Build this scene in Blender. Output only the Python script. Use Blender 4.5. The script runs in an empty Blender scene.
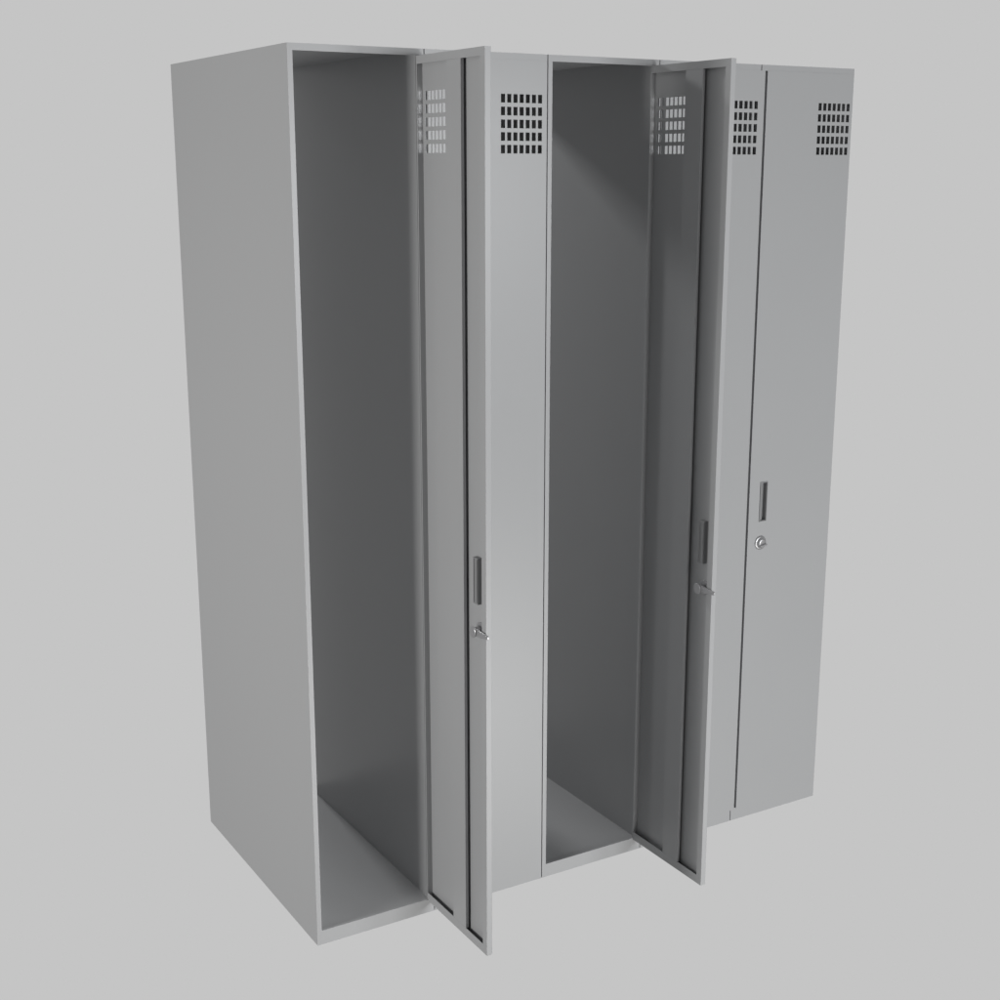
import bpy, bmesh, math
from mathutils import Vector, Matrix

scene = bpy.context.scene
C = scene.collection

# ------------------------------------------------------------------ sizes (metres)
W, D, H = 0.300, 0.7117, 1.9434      # pitch of one locker, depth, height
GAP = 0.0024                         # hairline seam between neighbours
CW = W - GAP
T = 0.0012                           # sheet thickness
JL = 0.0110                          # width of the left jamb
RAIL_T = 0.0137                      # height of the top rail
RAIL_B = 0.0340                      # height of the plinth rail
DZ0, DZ1 = 0.0300, 1.9300            # door bottom / top
DW = 0.2795                          # door width
DT = 0.0130                          # door thickness

# ------------------------------------------------------------------ materials
def painted(name, base, rough, metallic, var=0.02, bump=0.0, spec=0.5):
    m = bpy.data.materials.new(name); m.use_nodes = True
    nt = m.node_tree; N = nt.nodes; L = nt.links
    b = N['Principled BSDF']
    tc = N.new('ShaderNodeTexCoord')
    n1 = N.new('ShaderNodeTexNoise'); n1.inputs['Scale'].default_value = 3.0; n1.inputs['Detail'].default_value = 4
    L.new(tc.outputs['Object'], n1.inputs['Vector'])
    mr = N.new('ShaderNodeMapRange')
    mr.inputs['To Min'].default_value = 1 - var; mr.inputs['To Max'].default_value = 1 + var
    L.new(n1.outputs['Fac'], mr.inputs['Value'])
    vm = N.new('ShaderNodeVectorMath'); vm.operation = 'SCALE'
    vm.inputs[0].default_value = base
    L.new(mr.outputs['Result'], vm.inputs['Scale'])
    L.new(vm.outputs['Vector'], b.inputs['Base Color'])
    mr2 = N.new('ShaderNodeMapRange')
    mr2.inputs['To Min'].default_value = rough * 0.93; mr2.inputs['To Max'].default_value = rough * 1.07
    L.new(n1.outputs['Fac'], mr2.inputs['Value'])
    L.new(mr2.outputs['Result'], b.inputs['Roughness'])
    b.inputs['Metallic'].default_value = metallic
    b.inputs['Specular IOR Level'].default_value = spec
    if bump:
        n2 = N.new('ShaderNodeTexNoise'); n2.inputs['Scale'].default_value = 900; n2.inputs['Detail'].default_value = 2
        L.new(tc.outputs['Object'], n2.inputs['Vector'])
        bp = N.new('ShaderNodeBump'); bp.inputs['Strength'].default_value = bump; bp.inputs['Distance'].default_value = 0.0004
        L.new(n2.outputs['Fac'], bp.inputs['Height']); L.new(bp.outputs['Normal'], b.inputs['Normal'])
    return m

STEEL = painted('grey_coated_steel', (0.416, 0.421, 0.428), 0.35, 0.0, 0.012)
HANDLE = painted('dull_grey_metal', (0.27, 0.273, 0.278), 0.38, 0.0, 0.02)
CHROME = painted('polished_metal', (0.52, 0.52, 0.53), 0.33, 0.6, 0.02)

# ------------------------------------------------------------------ mesh helpers
def box(bm, x0, x1, y0, y1, z0, z1):
    v = [bm.verts.new((x, y, z)) for x in (x0, x1) for y in (y0, y1) for z in (z0, z1)]
    for f in ((0, 1, 3, 2), (4, 6, 7, 5), (0, 4, 5, 1), (2, 3, 7, 6), (0, 2, 6, 4), (1, 5, 7, 3)):
        bm.faces.new([v[i] for i in f])

def grid_sheet(bm, xs, zs, y0, y1, hole):
    """a sheet in the XZ plane cut into cells; cells for which hole(i, j) is true are open"""
    vf = {}
    def V(i, j, k):
        if (i, j, k) not in vf:
            vf[(i, j, k)] = bm.verts.new((xs[i], (y0, y1)[k], zs[j]))
        return vf[(i, j, k)]
    nx, nz = len(xs) - 1, len(zs) - 1
    solid = lambda i, j: 0 <= i < nx and 0 <= j < nz and not hole(i, j)
    for i in range(nx):
        for j in range(nz):
            if not solid(i, j): continue
            bm.faces.new([V(i, j, 0), V(i+1, j, 0), V(i+1, j+1, 0), V(i, j+1, 0)])
            bm.faces.new([V(i, j, 1), V(i, j+1, 1), V(i+1, j+1, 1), V(i+1, j, 1)])
            for (di, dj, a, b) in ((-1, 0, (i, j), (i, j+1)), (1, 0, (i+1, j), (i+1, j+1)),
                                   (0, -1, (i, j), (i+1, j)), (0, 1, (i, j+1), (i+1, j+1))):
                if not solid(i+di, j+dj):
                    bm.faces.new([V(*a, 0), V(*b, 0), V(*b, 1), V(*a, 1)])

def cyl(bm, cx, cz, prof, seg=40):
    """lathe about the Y axis: prof = [(y, radius), ...]; ends are capped"""
    rings = []
    for y, r in prof:
        rings.append([bm.verts.new((cx + r*math.cos(2*math.pi*k/seg), y, cz + r*math.sin(2*math.pi*k/seg))) for k in range(seg)])
    for a, b in zip(rings, rings[1:]):
        for k in range(seg):
            bm.faces.new([a[k], a[(k+1) % seg], b[(k+1) % seg], b[k]])
    bm.faces.new(rings[0]); bm.faces.new(rings[-1])

def obj(name, bm, mat, parent=None, bevel=0.0, smooth=False, seg=2):
    bmesh.ops.recalc_face_normals(bm, faces=bm.faces)
    me = bpy.data.meshes.new(name); bm.to_mesh(me); bm.free()
    me.materials.append(mat)
    if smooth:
        for p in me.polygons: p.use_smooth = True
        me.set_sharp_from_angle(angle=math.radians(35))
    o = bpy.data.objects.new(name, me); C.objects.link(o); o.parent = parent
    if bevel:
        b = o.modifiers.new('Bevel', 'BEVEL'); b.width = bevel; b.segments = seg
        b.limit_method = 'ANGLE'; b.angle_limit = math.radians(40)
        b.harden_normals = False
    return o

def new(): return bmesh.new()

# ------------------------------------------------------------------ the cabinet
def make_cabinet(root, back=True, jl=JL):
    # origin of a locker: front left bottom corner of its own cabinet, x to the right, y to the back
    bm = new(); box(bm, 0, T, 0, D, 0, H)                                   # left side, its front folded into a jamb
    box(bm, T, jl, 0, 0.016, RAIL_B, H-RAIL_T)
    box(bm, jl, jl+0.016, 0.0135, 0.016, RAIL_B, H-RAIL_T) if back else None   # stop behind a shut door
    obj('side_panel', bm, STEEL, root)
    xr = CW - 0.011
    bm = new(); box(bm, xr, CW, 0.0150, D, 0, H)                            # right side, its jamb set back behind the door
    obj('side_panel', bm, STEEL, root)
    if back:
        bm = new()
        xs = [T] + [0.03+k*0.0225+e for k in range(11) for e in (0, 0.0185)] + [xr]        # unseen slots, added to let light in behind the dark door vents
        zs = [0.0] + [1.33+k*0.046+e for k in range(12) for e in (0, 0.040)] + [H-T]
        grid_sheet(bm, xs, zs, D-T, D, lambda i, j: i % 2 == 1 and j % 2 == 1 and i < len(xs)-2 and j < len(zs)-2)
        obj('back_panel', bm, STEEL, root)
    bm = new(); box(bm, T, xr, 0.0012, D-T, H-T, H)
    box(bm, T, CW, 0.0, 0.0012, H-RAIL_T, H); box(bm, xr, CW, 0.0012, 0.0150, H-RAIL_T, H)
    obj('top_panel', bm, STEEL, root)
    bm = new(); box(bm, T, xr, 0.0012, D-T, RAIL_B-0.004, RAIL_B-0.002)
    box(bm, T, CW, 0.0, 0.0012, 0, RAIL_B); box(bm, T, xr, 0.0012, 0.010, RAIL_B-0.0012, RAIL_B)
    box(bm, xr, CW, 0.0012, 0.0150, 0, RAIL_B)
    obj('base_panel', bm, STEEL, root)

# ------------------------------------------------------------------ the door
# built closed: x = 0 at its hinge edge, running to -DW at the handle edge; y = 0 outer face, y = DT inner face
SW, SP, SH, SPZ = 0.0102, 0.0155, 0.0177, 0.0262
HX0, HX1, HZ0, HZ1 = -DW+0.0345, -DW+0.0585, 0.8225-DZ0, 0.9265-DZ0    # pull recess
KX, KZ = -DW+0.0425, 0.7660-DZ0                                       # lock centre

def make_door(parent, vent_edge=-0.0128, inside=True, DW=DW):
    DH = DZ1-DZ0
    xe = vent_edge
    ST = 0.0003                                                    # door sheet
    HX0, HX1, KX = -DW+0.0345, -DW+0.0585, -DW+0.0425
    vx = []
    for i in range(7):
        a = xe-0.1032+i*SP; vx += [a, a+SW]
    vz = []
    for j in range(5):
        a = 1.7373-DZ0+j*SPZ; vz += [a, a+SH]
    px0, px1 = HX0+0.0022, HX1-0.0022
    pz0, pz1 = HZ0+0.0022, HZ1-0.0022
    xs = sorted([-DW, px0, px1] + vx + [0.0]); zs = sorted([0.0, pz0, pz1] + vz + [DH])
    ventcx = {i for i in range(len(xs)-1) if any(abs(xs[i]-vx[2*k]) < 1e-6 for k in range(7))}
    ventcz = {j for j in range(len(zs)-1) if any(abs(zs[j]-vz[2*k]) < 1e-6 for k in range(5))}
    hx, hz = xs.index(px0), zs.index(pz0)
    hole = lambda i, j: (i in ventcx and j in ventcz) or (i == hx and j == hz)
    bm = new()
    grid_sheet(bm, xs, zs, 0.0, ST, hole)
    # folded rims behind the sheet
    RH, RT, RB, RU = 0.0040, 0.0180, 0.0205, 0.0165
    box(bm, -RH, -0.0002, ST, DT, 0.0002, DH-0.0002)
    box(bm, -DW+0.0002, -DW+0.0012, ST, DT-0.0010, 0.0002, DH-0.0002)      # rims are folded channels, hollow inside
    box(bm, -DW+0.0002, -DW+RT, DT-0.0010, DT, 0.0002, DH-0.0002)
    box(bm, -DW+0.0012, -RH, ST, DT-0.0010, 0.0002, 0.0012)
    box(bm, -DW+RT, -RH, DT-0.0010, DT, 0.0002, RB)
    box(bm, -DW+0.0012, -RH, ST, DT-0.0010, DH-0.0012, DH-0.0002)
    box(bm, -DW+RT, -RH, DT-0.0010, DT, DH-RU, DH-0.0002)
    door = obj('door', bm, STEEL, parent, 0.0)
    if inside:
        bm = new()
        s0, s1 = -DW+0.0930, -DW+0.1510                    # raised channel down the inner face
        box(bm, s0, s1, DT-0.0068, DT, RB+0.0002, DH-RU-0.0002)
        box(bm, s0+0.016, s1-0.003, ST, DT-0.0068, RB+0.0002, DH-RU-0.0002)
        obj('stiffener', bm, STEEL, door)
    # pull: a pressed pocket with a lip
    bm = new()
    d = 0.0115
    for q in ((HX0, px0, HZ0, HZ1), (px1, HX1, HZ0, HZ1), (px0, px1, HZ0, pz0), (px0, px1, pz1, HZ1)):
        box(bm, q[0], q[1], -0.0022, -0.0001, q[2], q[3])                   # lip proud of the sheet
    t = 0.0008
    box(bm, px0, px0+t, 0.0, d, pz0, pz1); box(bm, px1-t, px1, 0.0, d, pz0, pz1)
    box(bm, px0+t, px1-t, 0.0, d, pz0, pz0+t); box(bm, px0+t, px1-t, 0.0, d, pz1-t, pz1)
    box(bm, px0+t, px1-t, d-t, d, pz0+t, pz1-t)
    # finger plate folded into the handle side of the pocket, and the rib it makes inside
    v = [bm.verts.new(p) for p in ((px0+t, 0.0004, pz0+t), (px0+0.0085, 0.0022, pz0+t), (px0+0.0085, 0.0034, pz0+t), (px0+t, 0.0016, pz0+t))]
    r = bm.faces.new(v); ex = bmesh.ops.extrude_face_region(bm, geom=[r])
    bmesh.ops.translate(bm, verts=[g for g in ex['geom'] if isinstance(g, bmesh.types.BMVert)], vec=(0, 0, pz1-pz0-2*t))
    box(bm, px0+0.0015, px0+0.0045, d, d+0.0014, pz0+0.003, pz1-0.003)
    box(bm, px1-0.0050, px1-0.0025, d, d+0.0014, pz0+0.003, pz1-0.003)
    obj('pull_handle', bm, HANDLE, door, 0.0002)
    # lock: round rose, low dome and a flat turning grip
    bm = new()
    cyl(bm, KX, KZ, [(-0.0001, 0.0182), (-0.0022, 0.0182), (-0.0034, 0.0168), (-0.0040, 0.0150), (-0.0040, 0.0132), (-0.0095, 0.0122), (-0.0108, 0.0108), (-0.0112, 0.0085)])
    zc = KZ-0.0045
    prof = [(-0.0100, 0.0120, 0.0034), (-0.0150, 0.0115, 0.0030), (-0.0162, 0.0100, 0.0020)]
    rings = []
    for (y, hw, hh) in prof:
        ring = []
        for k in range(20):
            an = 2*math.pi*k/20
            cxx = math.copysign(abs(math.cos(an))**0.55, math.cos(an))*hw
            czz = math.copysign(abs(math.sin(an))**0.55, math.sin(an))*hh
            al = math.radians(8)
            ring.append(bm.verts.new((KX+cxx*math.cos(al)-czz*math.sin(al), y, zc+cxx*math.sin(al)+czz*math.cos(al))))
        rings.append(ring)
    for p, q in zip(rings, rings[1:]):
        for k in range(20):
            bm.faces.new([p[k], p[(k+1) % 20], q[(k+1) % 20], q[k]])
    bm.faces.new(rings[0]); bm.faces.new(rings[-1])
    obj('lock_knob', bm, CHROME, door, 0.0, True)
    if inside:
        bm = new()
        cyl(bm, KX, KZ, [(ST+0.0001, 0.0175), (0.0020, 0.0175), (0.0028, 0.0165), (0.0028, 0.0088), (0.0130, 0.0088), (0.0130, 0.0068), (0.0165, 0.0068)])
        cyl(bm, KX, KZ, [(0.0192, 0.0110), (0.0198, 0.0124), (0.0214, 0.0124), (0.0220, 0.0116)])
        obj('lock_barrel', bm, CHROME, door, 0.0, True)
        bm = new()
        # latch arm: turned towards the handle edge, a little past it, narrowing to a rounded nose
        pts = [(KX+0.008, -0.0078), (KX+0.008, 0.0085), (KX-0.008, 0.0090), (-DW-0.012, 0.0060), (-DW-0.015, 0.0045), (-DW-0.015, -0.0005), (-DW-0.012, -0.0020), (KX-0.010, -0.0074)]
        lo = [bm.verts.new((x, 0.0150, KZ+z)) for x, z in pts]; hi = [bm.verts.new((x, 0.0190, KZ+z)) for x, z in pts]
        bm.faces.new(lo); bm.faces.new(hi)
        for k in range(len(pts)): bm.faces.new([lo[k], lo[(k+1) % len(pts)], hi[(k+1) % len(pts)], hi[k]])
        obj('latch', bm, CHROME, door, 0.0006)
    return door

GROUP = 'row of five grey steel lockers'
LABELS = [
    'open empty grey locker at the left end, its outer side panel in full view',
    'closed grey steel locker between the two open lockers, vent slots near its top',
    'open empty grey locker in the middle of the row, its door inside in shade',
    'closed grey locker mostly hidden behind the open door of the middle locker',
    'closed grey locker at the right end, pull handle and lock both visible',
]
#        open?  hinge edge x, y            vent edge  jamb    door width
SPEC = [(True, 0.2955, 0.0055, -0.0128, JL, DW),
        (False, CW-0.0005, -0.0006, -0.0127, 0.0014, DW+0.0110),
        (True, 0.2900, 0.0055, -0.0128, JL, DW),
        (False, CW+0.0022, -0.0006, -0.0090, 0.0050, DW+0.0010),
        (False, CW-0.0005, -0.0006, -0.0093, JL, DW)]
for i, (is_open, hx, hy, ve, jl, dw) in enumerate(SPEC):
    root = bpy.data.objects.new('locker', None); C.objects.link(root)
    root.empty_display_size = 0.1
    root.location = (i*W+GAP/2, 0, 0)
    root['label'] = LABELS[i]; root['category'] = 'locker'; root['group'] = GROUP
    make_cabinet(root, back=not is_open, jl=jl)
    d = make_door(root, ve, is_open, dw)
    # closed: outer face (local y = 0) looks to the front; open: the door is swung 90 degrees, that face looks to +x
    d.location = (hx, hy, DZ0); d.rotation_euler = (0, 0, math.radians(90 if is_open else 0))

# ------------------------------------------------------------------ camera
cam = bpy.data.cameras.new('camera'); co = bpy.data.objects.new('camera', cam); C.objects.link(co)
co.location = (-1.0869, -2.6242, 1.7148)
yaw, pitch = 0.5384, 0.2372
co.rotation_euler = (math.pi/2 - pitch, 0, -yaw)
cam.lens = 50; cam.sensor_width = 36; cam.clip_end = 100
scene.camera = co

# ------------------------------------------------------------------ light
# world shaped by direction: grey beyond lockers, dimmed elsewhere to darken insides; studio lamps
ENV = dict(cone=0.558, xn=0.36, xp=0.03, yn=0.03, yp=0.08, zp=0.03, zn=0.03)
LAMPS = dict(
    left=((-4.0, -0.42, 1.1), (0.3, 0.0, 1.0), 0.9, 91, (1, 0.988, 0.968)),
    right=((2.6, -4.3, 1.7), (0.8, 0.0, 1.0), 0.8, 36, (0.97, 0.985, 1)),
    low=((2.2, -3.6, -1.0), (0.6, 0.0, 0.6), 1.2, 39, (1, 0.99, 0.965)),
    lowmid=((0.6, -3.4, -1.4), (0.6, 0.0, 0.6), 1.2, 27, (1, 0.99, 0.965)),
    mid=((1.2, -5.0, 1.2), (0.8, 0.0, 1.0), 1.5, 100, (0.985, 0.993, 1)),
    back=((0.31, 2.40, 2.87), (0.75, 0.0, 1.2), 0.24, 33, (1, 1, 1)),
)
w = bpy.data.worlds.new('World'); scene.world = w; w.use_nodes = True
nt = w.node_tree; N = nt.nodes; L = nt.links
bg = N['Background']; bg.inputs['Strength'].default_value = 1.0
tc = N.new('ShaderNodeTexCoord')
def vdot(v):
    n = N.new('ShaderNodeVectorMath'); n.operation = 'DOT_PRODUCT'
    L.new(tc.outputs['Generated'], n.inputs[0]); n.inputs[1].default_value = v
    return n.outputs['Value']
def mth(op, a, b=None, clamp=False):
    n = N.new('ShaderNodeMath'); n.operation = op; n.use_clamp = clamp
    for k, q in enumerate((a, b)):
        if q is None: continue
        if isinstance(q, (int, float)): n.inputs[k].default_value = q
        else: L.new(q, n.inputs[k])
    return n.outputs[0]
mr = N.new('ShaderNodeMapRange'); mr.interpolation_type = 'SMOOTHSTEP'
mr.inputs['From Min'].default_value = 0.40; mr.inputs['From Max'].default_value = 0.70
L.new(vdot((0.4986, 0.8345, -0.235)), mr.inputs['Value'])
wc = mr.outputs['Result']
tot = None
for key, v in (('xn', (-1, 0, 0)), ('xp', (1, 0, 0)), ('yn', (0, -1, 0)), ('yp', (0, 1, 0)), ('zp', (0, 0, 1)), ('zn', (0, 0, -1))):
    d = mth('MAXIMUM', vdot(v), 0.0)
    t = mth('MULTIPLY', mth('MULTIPLY', d, d), float(ENV[key]))
    tot = t if tot is None else mth('ADD', tot, t)
val = mth('ADD', mth('MULTIPLY', wc, float(ENV['cone'])), mth('MULTIPLY', mth('SUBTRACT', 1.0, wc), tot))
cmb = N.new('ShaderNodeCombineColor')
for k in range(3): L.new(val, cmb.inputs[k])
L.new(cmb.outputs[0], bg.inputs['Color'])

def area(name, loc, target, size, power, color=(1, 1, 1)):
    l = bpy.data.lights.new(name, 'AREA'); l.shape = 'SQUARE'; l.size = size; l.energy = power; l.color = color
    o = bpy.data.objects.new(name, l); C.objects.link(o); o.location = loc
    o.rotation_euler = (Vector(target)-Vector(loc)).to_track_quat('-Z', 'Y').to_euler()
for k, a in LAMPS.items():
    if a[3] > 0: area('studio_lamp_'+k, *a)

vs = scene.view_settings
vs.view_transform = 'Standard'; vs.look = 'None'; vs.exposure = 0; vs.gamma = 1; vs.use_curve_mapping = False
scene.cycles.caustics_reflective = False
scene.cycles.max_bounces = 12; scene.cycles.glossy_bounces = 8; scene.cycles.diffuse_bounces = 6
